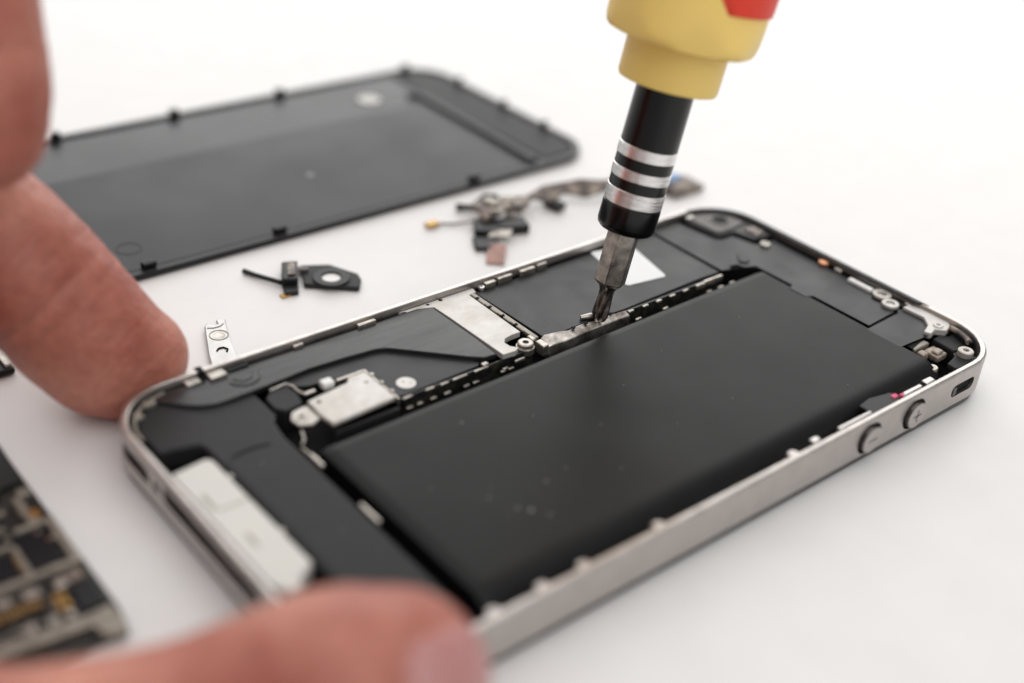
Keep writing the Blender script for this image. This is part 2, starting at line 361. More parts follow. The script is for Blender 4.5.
# lower speaker enclosure (dock end)
spk = P('speaker_enclosure', [(2.4, 46.2), (2.4, 51.6), (3.6, 55.0), (6.2, 56.7), (8.6, 55.4), (10.4, 53.0), (12.9, 52.6), (18.2, 52.6), (18.2, 45.6), (17.2, 44.3), (16.6, 41.0), (16.3, 4.2), (7.7, 3.8), (7.5, 18.0), (7.5, 44.0), (7.1, 45.2), (4.2, 46.0)], 3.02, 5.95, M['matte'], 0.35, seg=3)
P('speaker_enclosure_lid', [(8.2, 5.0), (8.2, 40.2), (13.9, 40.3), (15.9, 39.6), (15.7, 5.0)], 5.96, 6.06, M['matte'], 0.05, parent=spk)
MB().tube([(8.9, 40.2, 6.0), (9.3, 40.75, 6.02), (10.4, 41.0, 6.02), (12.4, 41.05, 6.02), (14.4, 40.6, 6.0)], 0.13, 6).build('moulded_groove', M['dark'], spk, smooth=60)
# antenna flex film with a long swooping edge
top = [(5.2, 56.9), (45.4, 56.9), (46.3, 57.3), (50.4, 56.2), (50.5, 45.6), (50.3, 40.9)]
edge = [(48.4, 41.2), (46.6, 42.6), (43.3, 45.8), (39.4, 49.6), (38.3, 50.6), (36.8, 51.1), (32.4, 51.5), (26.8, 51.8), (20.1, 51.3), (15.3, 51.1), (12.9, 51.2), (10.9, 51.9), (9.1, 53.3), (7.4, 55.2)]
film = P('antenna_flex_film', top + edge, 5.6, 6.42, M['filmshiny'], 0.10)
# raised lens-shaped embossing near the corner
em = MB()
for k, rr in enumerate((2.6, 1.7)):
    pts = []
    for i in range(15):
        a = math.radians(-155 + 140 * i / 14); pts.append((18.6 + rr * 0.85 * math.cos(a) * 1.15, 55.9 + rr * 1.25 * math.sin(a), 6.42))
    em.tube(pts, [0.02] + [0.16 - 0.05 * k] * 13 + [0.02], 8)
em.build('embossed_mark', M['filmshiny'], film, smooth=60)
# main board cover film (between antenna film and battery)
P('board_cover_film', [(21.9, 51.9), (32.4, 51.8), (37.2, 51.2), (38.8, 50.3), (46.6, 42.9), (47.6, 41.2), (46.9, 40.6), (34.6, 40.35), (33.5, 40.6), (33.5, 47.9), (28.4, 48.7), (25.2, 49.0), (22.2, 50.4)], 3.02, 5.85, M['film'], 0.08)
P('foam_pad', [(18.6, 49.0), (20.4, 50.7), (22.6, 50.0), (22.7, 48.0), (22.0, 45.6), (19.4, 45.3), (18.5, 46.6)], 3.02, 6.15, M['matte'], 0.15)
MB().tube([(20.0, 50.3, 6.2), (22.4, 50.5, 6.3), (22.9, 49.6, 6.3), (22.9, 48.2, 6.25), (23.3, 47.4, 6.1)], 0.14).build('antenna_clip', M['nickel'], phone, smooth=60)
MB().box(23.3, 47.1, 5.8, 25.0, 47.6, 6.2).build('spring_contact', M['nickel'], phone, bevel=0.08)
# small silver shield with its screw ear
sh = P('connector_shield', [(22.2, 41.7), (22.4, 45.2), (29.1, 46.1), (29.4, 46.5), (29.7, 47.1), (32.5, 47.0), (32.5, 39.7), (22.6, 39.2)], 5.9, 6.6, M['silver'], 0.25, seg=3)
P('screw_ear', [(19.1, 41.8), (18.9, 43.3), (19.8, 44.6), (21.4, 44.9), (22.15, 44.8), (22.15, 41.6), (20.7, 41.0)], 5.85, 6.2, M['silver'], 0.1, parent=sh)
MB().ringz((20.3, 43.0), 0.8, 0.36, 6.2, 6.34).build('screw_ring', M['nickel'], sh, bevel=0.05)
MB().lathe([(0.34, 6.201), (0.34, 6.21), (0.02, 6.21)], 20, (20.3, 43.0)).build('shield_hole', M['void'], sh)
MB().lathe([(0.3, 6.601), (0.3, 6.612)], 20, (23.6, 44.2)).build('shield_hole', M['void'], sh)
MB().lathe([(0.33, 6.601), (0.33, 6.612)], 20, (31.2, 44.7)).build('shield_hole', M['tan'], sh)
fr = MB().box(32.75, 39.6, 5.2, 33.1, 47.9, 6.25).box(28.4, 47.45, 5.2, 32.7, 47.85, 6.3)
for y in (41.2, 43.6, 45.9): fr.box(32.9, y, 6.1, 33.35, y + 0.6, 6.42)
fr.build('shield_fence', M['nickel'], phone, bevel=0.06)
P('shield_skirt', [(22.6, 38.6), (32.4, 38.5), (32.4, 39.1), (22.6, 38.95)], 4.2, 5.5, M['matte'], 0.1)
MB().box(25.95, 46.65, 5.9, 27.65, 48.1, 6.95).build('white_block', M['white'], phone, bevel=0.25, seg=3)
ds = MB().prism(circ(36.1, 42.5, 1.35, 32), 5.87, 5.93).build('round_sticker', M['silver'], phone, label='small round silver sticker')
MB().prism(circ(35.9, 42.9, 0.2, 10), 5.932, 5.936).prism(circ(36.6, 42.2, 0.12, 10), 5.932, 5.936).build('sticker_hole', M['tan'], ds)
# copper coloured contact beside the battery
MB().tube([(19.2, 41.2, 5.6), (18.7, 39.8, 5.4), (17.9, 38.9, 5.4)], 0.17).build('contact_spring', M['nickel'], phone, smooth=60)
MB().box(17.3, 33.6, 4.9, 17.85, 36.6, 5.7).box(17.4, 36.6, 4.9, 17.7, 38.6, 5.5).box(17.2, 21.5, 4.6, 17.8, 25.5, 5.4).build('contact_strip', M['nickel'], phone, bevel=0.2, seg=3)

# big bare shield plate and its rail
bs = P('board_shield', [(46.2, 57.2), (46.4, 56.8), (48.2, 56.85), (50.6, 55.9), (50.75, 51.9), (50.95, 40.2), (53.1, 40.0), (54.0, 40.5), (53.2, 41.4), (53.1, 42.6), (53.9, 43.4), (55.2, 43.6), (56.9, 43.6), (57.2, 56.0), (58.7, 56.2), (58.9, 57.35), (45.3, 57.35)], 5.6, 6.5, M['silver'], 0.1)
MB().lathe([(0.26, 6.501), (0.26, 6.51)], 16, (50.2, 56.9)).lathe([(0.33, 6.5015), (0.33, 6.512)], 16, (52.6, 57.0)).build('shield_hole', M['void'], bs)
rl = MB().box(57.55, 41.2, 5.0, 58.35, 56.2, 6.45)
for y in (43.6, 46.6, 49.6, 52.6): rl.box(57.35, y, 6.2, 57.6, y + 1.6, 6.52)
rl.build('shield_rail', M['tan'], phone, bevel=0.12, seg=2)
for y in (45.4, 48.4, 51.4, 54.4): MB().box(57.3, y, 6.2, 57.95, y + 0.35, 6.56).build('rail_notch', M['void'], phone)
MB().box(57.25, 41.0, 3.02, 57.5, 56.4, 6.1).build('rail_gap', M['void'], phone)

def screw(x, y, z, r, h=0.8, label=None, m='screw'):
    s = MB().lathe([(r, z - h), (r, z - 0.12), (r * 0.88, z), (r * 0.42, z), (r * 0.36, z - 0.3), (0.02, z - 0.3)], 28, (x, y)).build('screw', M[m], phone, smooth=35, label=label)
    c = MB().box(x - r * 0.36, y - r * 0.11, z - 0.29, x + r * 0.36, y + r * 0.11, z - 0.27).box(x - r * 0.11, y - r * 0.36, z - 0.29, x + r * 0.11, y + r * 0.36, z - 0.268)
    c.build('cross_recess', M['void'], s)
    return s
screw(55.7, 41.0, 6.55, 1.15, 1.5, 'large knurled screw beside the battery', 'nickel')
MB().lathe([(0.46, 6.5), (0.46, 6.555), (0.02, 6.555)], 20, (55.7, 41.0)).build('screw_socket', M['void'], phone)
kn = MB().ringz((55.7, 41.0), 1.36, 1.17, 4.9, 5.9).build('screw_post', M['nickel'], phone, bevel=0.05)
MB().box(57.3, 38.9, 4.6, 58.4, 40.8, 6.3).box(56.9, 40.9, 6.0, 57.6, 42.2, 6.55).build('spring_contact', M['nickel'], phone, bevel=0.15)

# film over the upper board, seam, sticker
P('upper_board_film', [(58.9, 57.0), (60.2, 56.2), (65.5, 56.8), (96.9, 57.1), (96.55, 41.0), (92.5, 41.2), (75.0, 40.7), (68.3, 41.0), (63.0, 40.9), (59.3, 41.5)], 5.2, 6.05, M['film'], 0.08)
P('upper_tape_film', [(97.05, 57.1), (103.2, 57.1), (104.3, 49.8), (105.4, 48.4), (107.9, 48.4), (108.9, 43.9), (112.9, 43.5), (112.9, 34.6), (112.7, 33.6), (112.9, 28.2), (112.4, 27.6), (112.2, 22.8), (110.5, 21.5), (110.6, 18.9), (110.2, 17.0), (103.2, 16.6), (103.15, 27.2), (101.9, 27.9), (101.9, 31.0), (103.1, 31.4), (102.95, 38.9), (101.0, 39.6), (100.6, 41.0), (99.0, 41.2), (98.6, 40.4), (96.9, 40.9)], 6.12, 6.29, M['film'], 0.02)
P('side_tape_film', [(102.0, 10.1), (102.0, 16.1), (110.3, 16.4), (111.3, 17.3), (112.0, 16.6), (112.7, 13.8), (111.8, 11.2), (109.0, 9.7)], 6.10, 6.275, M['film'], 0.02)
P('tape_support', [(103.6, 9.0), (103.6, 38.0), (97.3, 42.0), (97.3, 56.8), (103.2, 56.8), (104.5, 49.0), (108.9, 43.3), (112.5, 43.0), (112.0, 12.0), (109.0, 10.0)], 3.02, 6.0, M['void'], 0)
P('camera_ribbon_notch', [(101.6, 41.3), (103.2, 43.2), (104.2, 42.4), (103.4, 40.6), (102.2, 40.3)], 6.345, 6.5, M['dark'], 0.05)
P('white_sticker', rr if False else [(80.4, 46.0), (82.9, 56.7), (83.3, 57.0), (89.9, 55.6), (90.5, 55.0), (88.1, 45.0), (87.6, 44.6), (80.8, 45.6)], 6.052, 6.13, M['sticker'], 0.03)

# bent silver strip under the driver tip
st = MB()
segs = [(58.3, 39.0, 41.0), (59.4, 38.9, 41.5), (61.8, 38.9, 41.2), (63.3, 38.9, 40.6), (66.0, 39.0, 40.8), (68.3, 39.2, 40.6), (71.0, 39.1, 40.5), (74.4, 38.9, 40.2)]
loops = []
for i, (x, a, b) in enumerate(segs):
    dz = 0.10 * math.sin(i * 2.1)
    loops.append([(x, a - 0.5, 3.6), (x, a, 5.95 + dz), (x, b - 0.25, 6.35 + dz * 0.6), (x, b - 0.2, 6.1), (x, a + 0.4, 3.6)])
M['strip'] = mat('scratched_bracket', (0.16, 0.13, 0.115), 0.34, metal=0.95, col2=(0.66, 0.62, 0.58), c2scale=330, c2lo=0.36, c2hi=0.62, noise=0.25, nscale=1100, bump=0.05, bscale=900)
st.loft(loops).build('silver_bracket', M['strip'], phone, bevel=0.1, seg=2)
MB().tube([(67.2, 42.0, 6.35), (68.6, 41.4, 6.5), (69.4, 41.1, 6.4)], [0.35, 0.5, 0.3]).build('lifted_tab', M['nickel'], phone, smooth=60)
tb = MB()
for x in (63.9, 66.4, 71.5): tb.box(x, 40.0, 6.45, x + 0.5, 40.5, 6.62)
tb.build('bracket_tooth', M['void'], phone, bevel=0.03)

# rows of little contacts in the trench between board and battery
def bits(name, xs, y, z, w, d, h, m, jitter=0.0):
    for x in xs:
        x += random.uniform(-jitter, jitter)
        MB().box(x, y, z - h, x + w * random.uniform(0.85, 1.1), y + d, z + random.uniform(-.04, .04)).build(name, M[m], phone, bevel=0.08)
MB().box(33.4, 37.95, 3.02, 57.0, 38.2, 4.0).box(75.0, 37.95, 3.02, 101.5, 38.2, 4.0).build('trench_wall', M['void'], phone)
bits('board_contact', [33.7, 37.4, 39.9], 39.75, 5.75, 1.5, 0.3, 0.25, 'nickel')
bits('board_contact', [41.9, 45.6], 39.7, 5.8, 2.3, 0.3, 0.25, 'nickel')
bits('solder_pad', [33.8, 35.7, 37.6, 40.0, 43.4, 45.0, 49.8, 51.2], 38.9, 4.7, 1.0, 0.4, 0.3, 'nickel', 0.2)
MB().box(52.5, 39.2, 4.9, 54.3, 39.6, 5.4).box(50.2, 39.0, 4.6, 51.1, 39.4, 5.0).box(47.3, 40.0, 5.2, 48.3, 40.7, 6.1).build('solder_lug', M['nickel'], phone, bevel=0.12)
MB().box(34.0, 40.05, 3.02, 56.5, 40.3, 5.7).build('board_edge', M['pcb'], phone)
bits('board_contact', [75.1, 78.2, 81.1, 84.0, 87.0], 39.75, 5.95, 1.15, 0.4, 0.35, 'nickel')
MB().box(90.0, 39.75, 5.2, 92.0, 40.2, 6.0).box(92.0, 39.9, 5.2, 96.2, 40.35, 6.1).build('contact_rail', M['nickel'], phone, bevel=0.1)
bits('solder_pad', [75.9, 81.6, 91.7, 94.2, 96.8], 38.7, 4.9, 1.2, 0.4, 0.6, 'nickel', 0.2)
MB().box(75.0, 40.25, 3.02, 96.5, 40.5, 5.9).build('board_edge', M['pcb'], phone)

# little clips along the far rim
for x0, x1, z, d in ((14.6, 17.0, 6.9, 1.5), (11.4, 13.4, 6.8, 1.2), (38.0, 41.0, 6.95, 0.7), (61.0, 63.0, 6.9, 0.8), (63.6, 66.4, 6.95, 0.6), (68.0, 71.0, 6.95, 0.7), (71.6, 73.6, 6.95, 0.5), (27.6, 29.2, 6.9, 0.5)):
    MB().box(x0, 57.42 - d, 5.4, x1, 57.42, z).build('rim_clip', M['nickel'], phone, bevel=0.12)
MB().box(20.0, 56.7, 3.05, 45.0, 57.4, 6.0).box(59.0, 57.1, 3.05, 96.0, 57.4, 6.2).build('rim_gasket', M['void'], phone)
screw(60.3, 56.9, 6.6, 0.5, 0.8)
MB().box(17.3, 56.6, 5.9, 20.5, 57.42, 6.7).build('rim_gasket', M['dark'], phone, bevel=0.1)
# dark slot in the rim near the finger
MB().box(13.6, 57.35, 6.6, 14.5, 58.75, 7.36).build('rim_notch', M['void'], phone)
# ring and ledge inside the rounded corner
cr = MB()
def arc(rad, a0, a1, z, r, cx=9, cy=49.6):
    return [(cx + rad * math.cos(math.radians(a0 + (a1 - a0) * i / 12)), cy + rad * math.sin(math.radians(a0 + (a1 - a0) * i / 12)), z) for i in range(13)]
cr.tube(arc(7.25, 95, 185, 6.4, 0), 0.22, 8); cr.tube(arc(6.6, 120, 178, 5.6, 0), 0.18, 8)
cr.build('corner_spring', M['tan'], phone, smooth=60)
MB().box(5.0, 55.2, 5.9, 6.6, 56.2, 6.7).box(3.2, 53.6, 5.7, 4.2, 55.0, 6.4).build('corner_lug', M['tan'], phone, bevel=0.15)

# dock connector block
dc = P('dock_connector', [(1.2, 18.4), (1.2, 40.6), (5.9, 41.2), (6.6, 40.6), (6.75, 18.6), (4.4, 17.2), (3.9, 16.0), (2.2, 16.2)], 4.4, 6.9, M['conn'], 0.3, seg=3)
MB().box(2.2, 32.0, 6.9, 2.7, 35.2, 6.93).box(2.7, 31.6, 6.9, 6.4, 31.9, 6.93).box(3.0, 24.0, 6.9, 3.5, 26.6, 6.93).build('moulded_groove', M['tan'], dc, bevel=0.01)
MB().box(2.0, 19.0, 3.1, 6.0, 40.0, 4.35).build('dock_tongue', M['void'], phone)
MB().box(6.8, 36.6, 5.4, 7.15, 37.2, 6.6).box(6.8, 24.9, 5.4, 7.15, 25.5, 6.6).build('connector_pin', M['nickel'], phone)

MB().box(1.17, 17.0, 3.02, 1.19, 42.0, 7.0).build('dock_slot_blackout', M['void'], phone)  # added black sheet, keeps the dock slot dark inside
MB().box(1.17, 42.05, 3.02, 1.19, 51.5, 5.9).build('speaker_slot_blackout', M['void'], phone)  # more added black sheets, darkening the speaker slots from behind
MB().box(1.17, 7.0, 3.02, 1.19, 14.5, 5.9).build('speaker_slot_blackout', M['void'], phone)
gk = [(x, y) for x, y in rrect(0.62, 0.62, L_ - 0.42, W_ - 0.62, 8.4, 12) if x > 106 and y > 16]
gi = [(x, y) for x, y in rrect(1.3, 1.3, L_ - 1.3, W_ - 1.3, 7.7, 12) if x > 106 and y > 16]
gk = [(L_ - 0.42, 14.0)] + gk; gi = [(L_ - 1.3, 16.0)] + gi
MB().prism(gk + gi[::-1], 7.0, 7.36).build('rim_gasket', M['matte'], phone, label='dark rubber gasket on the rim by the camera')
rnd = random.Random(11)
for k in range(26):
    x, y, zt = rnd.choice([(rnd.uniform(60, 95), rnd.uniform(42.5, 55), 6.05), (rnd.uniform(24, 98), rnd.uniform(8, 34), 6.24), (rnd.uniform(20, 45), rnd.uniform(52.5, 56), 6.42), (rnd.uniform(9, 15), rnd.uniform(6, 39), 6.06), (rnd.uniform(104, 112), rnd.uniform(18, 42), 6.34)])
    r = rnd.uniform(0.05, 0.11)
    MB().prism([(x + r * math.cos(a) * rnd.uniform(.6, 1.2), y + r * math.sin(a) * rnd.uniform(.6, 1.2)) for a in [i * math.pi / 3 for i in range(6)]], zt - 0.02, zt + 0.07).build('dust_speck', M['speck'], phone)
# near-side rim furniture
for x in (17.9, 24.6, 30.6, 42.3, 66.6):
    MB().lathe([(0.95, 5.0), (0.95, 6.8), (0.75, 7.05), (0.02, 7.08)], 20, (x, 1.25)).build('rim_post', M['steel'], phone, smooth=40)
MB().box(70.6, 1.2, 6.2, 72.0, 2.1, 7.2).build('rim_clip', M['steel_edge'], phone, bevel=0.15)
MB().box(95.6, 1.2, 6.0, 97.6, 2.2, 7.1).build('rim_clip', M['steel_edge'], phone, bevel=0.15)
kb = MB().box(76.0, 1.25, 6.2, 83.0, 1.75, 7.12).build('button_bracket', M['steel_edge'], phone, bevel=0.12)
kb2 = MB().box(90.2, 1.25, 6.2, 94.6, 1.85, 7.1).build('button_bracket', M['steel_edge'], phone, bevel=0.12)
P('button_flex', [(83.3, 1.3), (83.3, 3.6), (86.0, 4.0), (89.8, 3.2), (90.1, 1.3)], 5.2, 6.7, M['dark'], 0.15)
MB().box(88.9, 1.9, 6.6, 90.0, 2.6, 6.82).box(89.8, 1.4, 6.6, 90.6, 1.8, 7.16).build('pink_marker', M['pink'], phone, bevel=0.05)

# camera module at the far top corner
cmm = P('camera_module', [(104.9, 49.3), (104.1, 56.3), (106.8, 57.1), (110.5, 56.2), (113.2, 53.0), (113.9, 49.0), (113.4, 44.4), (109.4, 44.9), (108.5, 48.8), (106.2, 48.8)], 3.05, 6.75, M['dark'], 0.3, seg=3)
P('camera_frame', [(105.6, 50.0), (105.0, 56.0), (107.0, 56.6), (110.0, 55.6), (112.4, 52.6), (112.6, 50.0), (108.9, 49.6), (106.5, 49.6)], 6.76, 6.95, M['camframe'], 0.1, parent=cmm)
MB().ringz((109.4, 52.8), 1.9, 1.35, 6.96, 7.06).build('lens_ring', M['camframe'], cmm, bevel=0.04)
MB().lathe([(1.33, 6.96), (1.33, 6.98), (0.02, 6.98)], 24, (109.4, 52.8)).build('lens', M['void'], cmm)
MB().box(110.6, 45.6, 6.76, 112.8, 48.3, 7.0).build('flash_housing', M['brownflex'], cmm, bevel=0.15)
MB().box(104.8, 55.8, 6.96, 106.4, 56.7, 7.1).build('camera_clip', M['nickel'], cmm, bevel=0.08)
# top edge bits
screw(110.0, 43.0, 6.75, 0.85, 1.0, 'pinkish screw below the camera', 'nickel')
P('top_gasket', [(113.3, 27.8), (113.3, 43.3), (114.0, 43.6), (114.0, 27.6)], 3.05, 6.5, M['void'], 0.1)
MB().lathe([(0.9, 5.0), (0.9, 6.75), (0.7, 6.9), (0.02, 6.9)], 24, (113.3, 33.2)).build('copper_contact', M['copper'], phone, smooth=40)
MB().box(112.9, 29.6, 5.4, 113.9, 30.9, 6.8).build('spring_contact', M['nickel'], phone, bevel=0.2)
MB().box(111.9, 22.9, 5.5, 112.9, 27.4, 6.75).build('flex_connector', M['white'], phone, bevel=0.15)
MB().box(113.05, 21.0, 3.1, 114.0, 29.0, 6.2).build('top_gasket', M['void'], phone)
for x, y, r in ((112.7, 21.2, 1.5), (111.3, 18.6, 1.35)):
    rg = MB().ringz((x, y), r, r * 0.5, 6.2, 6.75).build('screw_washer', M['silver'], phone, bevel=0.1)
    MB().lathe([(r * 0.46, 5.2), (r * 0.46, 6.5), (0.02, 6.5)], 20, (x, y)).build('washer_screw', M['nickel'], rg)
MB().box(112.4, 16.9, 5.0, 113.9, 19.4, 6.5).build('connector_block', M['dark'], phone, bevel=0.15)
MB().box(113.2, 16.4, 6.0, 114.0, 17.4, 6.8).build('spring_contact', M['nickel'], phone, bevel=0.2)
P('corner_plate', [(111.9, 16.7), (113.5, 16.6), (114.0, 15.0), (114.0, 9.8), (113.2, 9.0), (111.6, 8.6), (110.4, 9.8), (108.8, 9.4), (108.3, 10.4), (110.6, 11.2), (112.1, 13.0)], 5.7, 6.75, M['silver'], 0.12)
screw(111.7, 10.2, 6.95, 0.8, 0.4, m='silver')
P('corner_block', [(108.6, 5.2), (109.0, 9.1), (110.9, 9.2), (112.0, 8.1), (113.2, 8.6), (113.6, 7.2), (111.8, 5.0), (110.8, 4.3)], 3.05, 5.9, M['matte'], 0.25)
P('speaker_rubber', [(112.2, 4.2), (113.9, 6.6), (114.0, 8.9), (112.9, 8.4), (111.4, 5.0)], 5.0, 6.8, M['dark'], 0.2)
MB().tube(arc(6.9, -38, 0, 6.6, 0, 106.2, 9), 0.45, 8).build('corner_spring', M['brownflex'], phone, smooth=60)
screw(108.9, 3.5, 6.9, 1.15, 1.0, 'silver screw in the corner beside the mute switch', 'silver')
P('corner_tab', [(104.4, 2.2), (104.6, 3.6), (107.4, 4.2), (108.0, 4.9), (110.2, 4.2), (110.0, 1.6), (106, 1.3)], 5.2, 6.0, M['matte'], 0.15)
MB().box(103.9, 8.6, 4.6, 107.6, 9.7, 5.9).build('foil_flap', M['tan'], phone, bevel=0.2)
MB().box(103.6, 6.9, 4.6, 105.0, 8.2, 5.9).box(105.4, 5.6, 4.6, 107.9, 8.2, 5.6).box(105.8, 6.0, 5.6, 107.4, 7.2, 6.0).build('battery_connector', M['brownflex'], phone, bevel=0.2)
MB().lathe([(0.85, 3.1), (0.85, 5.4), (0.7, 5.6), (0.02, 5.6)], 20, (102.6, 4.6)).build('rim_post', M['nickel'], phone, smooth=40)

# ================================================================== THE BACK COVER
cov = thing('back_cover', 'detached black glass back cover lying inside up behind the opened phone', 'phone cover', (64.3, 125, 0))
cx0, cy0 = 7.0, 95.6; cx1, cy1 = cx0 + 114.4, cy0 + 58.2
def cl(o, z): return [(x, y, z) for x, y in rrect(cx0 + o, cy0 + o, cx1 - o, cy1 - o, 8.8 - o, 10)]
MB().loft([cl(0.5, 0.02), cl(0.05, 0.35), cl(0, 0.9), cl(0.1, 1.25), cl(1.5, 1.3), cl(1.7, 0.85)]).build('cover_shell', M['dark'], cov, smooth=30)
MB().loft([cl(1.9, 0.86), cl(1.9, 0.93)]).build('cover_glass', M['coverglass'], cov)
P('inner_film', [(cx0 + 3, cy0 + 2.2), (105.6, cy0 + 2.2), (107.4, 115.0), (106.8, 134.6), (cx0 + 3, 134.6)], 0.935, 1.0, M['coverfilm'], 0, parent=cov)
P('top_rib', [(105.9, 98.3), (107.8, 98.3), (108.4, 114.0), (109.0, 138.5), (106.2, 140.5), (105.2, 138.8), (107.1, 137.5), (106.6, 114.5)], 0.94, 1.7, M['dark'], 0.15, parent=cov)
P('top_frame_film', [(109.5, 98.5), (117.5, 98.8), (119.2, 103.0), (119.2, 146.0), (116.6, 150.6), (109.5, 151.5)], 0.94, 1.15, M['matte'], 0.1, parent=cov)
ct = MB().ringz((97.2, 141.8), 2.9, 2.55, 0.94, 1.05).build('camera_window', M['coverfilm'], cov, bevel=0.03)
MB().lathe([(2.5, 0.94), (2.5, 1.02), (0.02, 1.02)], 24, (97.2, 141.8)).build('window_glass', M['conn'], ct)
MB().ringz((25.6, 105.0), 2.1, 1.85, 0.94, 1.04).build('round_imprint', M['matte'], cov)
MB().lathe([(0.7, 1.003), (0.6, 1.03), (0.02, 1.04)], 16, (66, 115)).build('glue_spot', M['speck'], cov)
def hook(x, y, dx, dy, h=2.7, wd=1.1):
    m = MB()
    ax, ay = (wd, 0.35) if abs(dy) > 0 else (0.35, wd)
    m.box(x - ax, y - ay, 1.0, x + ax, y + ay, h)
    m.box(x - ax * 0.95 + dx * 0.45 - abs(dy) * 0, y - ay * 0.95 + dy * 0.45, h - 0.7, x + ax * 0.95 + dx * 0.45, y + ay * 0.95 + dy * 0.45, h - 0.05)
    m.build('cover_hook', M['dark'], cov, bevel=0.12)
for x in (25.5, 49.2, 91.0): hook(x, 97.6, 0, -1, 2.2, 1.2)
for x in (33.0, 57.4, 81.6, 114.2): hook(x, 152.4, 0, 1, 2.5, 1.0)
for y in (139.8, 124.0, 110.6): hook(119.8, y, 1, 0, 2.7, 0.6)

# ================================================================== THE SCREWDRIVER
ax = (Vector((0.19785, -0.00151, 0.98023)) + 0.007 * Vector((0.743, -0.652, -0.151))).normalized()
e1 = Vector((0.74337602, -0.65159531, -0.15104846)); e1 = (e1 - ax * e1.dot(ax)).normalized(); e2 = ax.cross(e1)
Rm = Matrix(((e1.x, e2.x, ax.x), (e1.y, e2.y, ax.y), (e1.z, e2.z, ax.z)))
drv = thing('screwdriver', 'yellow and red handled precision screwdriver leaning with its bit on the silver bracket', 'screwdriver', (68.95, 40.05, 6.4), rot=Rm.to_euler())
def lat(name, prof, m, parent=drv, n=64, rf=None, smooth=32, label=None):
    return MB().lathe(prof, n, rf=rf).build(name, m, parent, smooth=smooth, label=label)
# bit : fluted tip + hex shank
def bitloop(z, r, flute, rot, n=48):
    out = []
    for i in range(n):
        a = 2 * math.pi * i / n
        rr = r * (1 - flute * (0.5 + 0.5 * math.cos(4 * (a - rot))) ** 1.5)
        out.append((rr * math.cos(a), rr * math.sin(a), z))
    return out
bl = []
for z, r, fl in ((-0.2, 0.6, 0.5), (0.2, 1.05, 0.6), (0.8, 1.25, 0.6), (2.0, 1.22, 0.55), (3.2, 1.14, 0.45), (4.2, 1.12, 0.3), (4.9, 1.18, 0.1), (5.5, 1.4, 0), (5.8, 1.6, 0)):
    bl.append(bitloop(z, r, fl, 0.2 + z * 0.2))
MB().loft(bl).build('driver_tip', M['bit'], drv, smooth=40)
hexa = math.radians(-112.4)
def hexl(z, r): return [(r * math.cos(hexa + k * math.pi / 3), r * math.sin(hexa + k * math.pi / 3), z) for k in range(6)]
MB().loft([hexl(5.7, 1.65), hexl(6.3, 2.38), hexl(15.8, 2.38)]).build('hex_shank', M['bit'], drv, bevel=0.08)
lat('bit_holder', [(2.3, 14.6), (3.4, 14.5), (3.8, 14.6), (4.12, 14.95), (4.24, 15.5), (4.22, 18.5), (4.12, 18.6), (4.12, 27.1), (4.1, 27.3), (4.07, 36.4)], M['blackmetal'])
for a, b in ((18.66, 20.9), (22.35, 23.95), (25.45, 27.2)):
    lat('silver_ring', [(4.05, a), (4.2, a + 0.08), (4.2, b - 0.1), (4.05, b)], M['alu'])
# handle
hp = [(3.9, 35.75), (6.3, 35.75), (6.8, 35.9), (6.97, 36.3), (7.02, 41.6), (7.2, 42.1)]
lat('handle_collar', hp, M['yellow'])
flats = [math.radians(-85 + 60 * k) for k in range(6)]
def hrf(a, z, r):
    if r < 8: return r
    ap = 9.75 + (z - 42.3) * 0.22
    rr = r
    for f in flats:
        c = math.cos(a - f)
        if c > 0.2:
            q = ap / c
            rr = -math.log(math.exp(-rr * 6) + math.exp(-q * 6)) / 6 if abs(rr - q) < 6 else min(rr, q)
    return rr
H = [(7.1, 41.6), (9.4, 41.8), (10.0, 42.0), (10.35, 42.4), (10.5, 43.1)] + [(10.55, 43.1 + k * 0.6) for k in range(1, 13)] + [(10.5, 53), (10.2, 57), (9.8, 62), (9.3, 72), (9.6, 84), (10.0, 96), (9.4, 104), (7.2, 108), (3.0, 109.5), (0.02, 109.6)]
lat('handle_body', H, M['yellow'], n=192, rf=hrf, smooth=35)
def profR(z):
    for (ra, za), (rb, zb) in zip(H[5:], H[6:]):
        if za <= z <= zb: return ra + (rb - ra) * (z - za) / (zb - za)
    return 9
for c in (-44, -164, 76):
    rows = []
    zs = [47.7, 47.9, 48.8, 50.4, 52, 56, 62, 72, 84, 96, 102]
    for z in zs:
        hw = 28 + min(14, (z - 47.7) * 4.5); row = []
        for k in range(25):
            u = -1 + 2 * k / 24; a = math.radians(c + hw * u)
            r = hrf(a % (2 * math.pi), z, profR(z)) + 0.45 * min(1, (1 - abs(u)) * 5 + 0.05) * (0.1 if z == 47.7 else 1)
            row.append((r * math.cos(a), r * math.sin(a), z))
        rows.append(row)
    vs = [p for r in rows for p in r]; n = 25; fs = []
    for j in range(len(rows) - 1):
        for k in range(n - 1): fs.append((j * n + k, j * n + k + 1, (j + 1) * n + k + 1, (j + 1) * n + k))
    o = len(vs)
    for r in rows:
        for p in r:
            q = Vector((p[0], p[1], 0)); q *= (q.length - 1.5) / q.length; vs.append((q.x, q.y, p[2]))
    fs += [tuple(i + o for i in f[::-1]) for f in fs]
    R_ = len(rows)
    per = [(0, k) for k in range(n)] + [(j, n - 1) for j in range(1, R_)] + [(R_ - 1, k) for k in range(n - 2, -1, -1)] + [(j, 0) for j in range(R_ - 2, 0, -1)]
    ids = [j * n + k for j, k in per]
    for a_, b_ in zip(ids, ids[1:] + ids[:1]): fs.append((a_, b_, b_ + o, a_ + o))
    MB().add(vs, fs).build('rubber_grip', M['red'], drv, smooth=40)

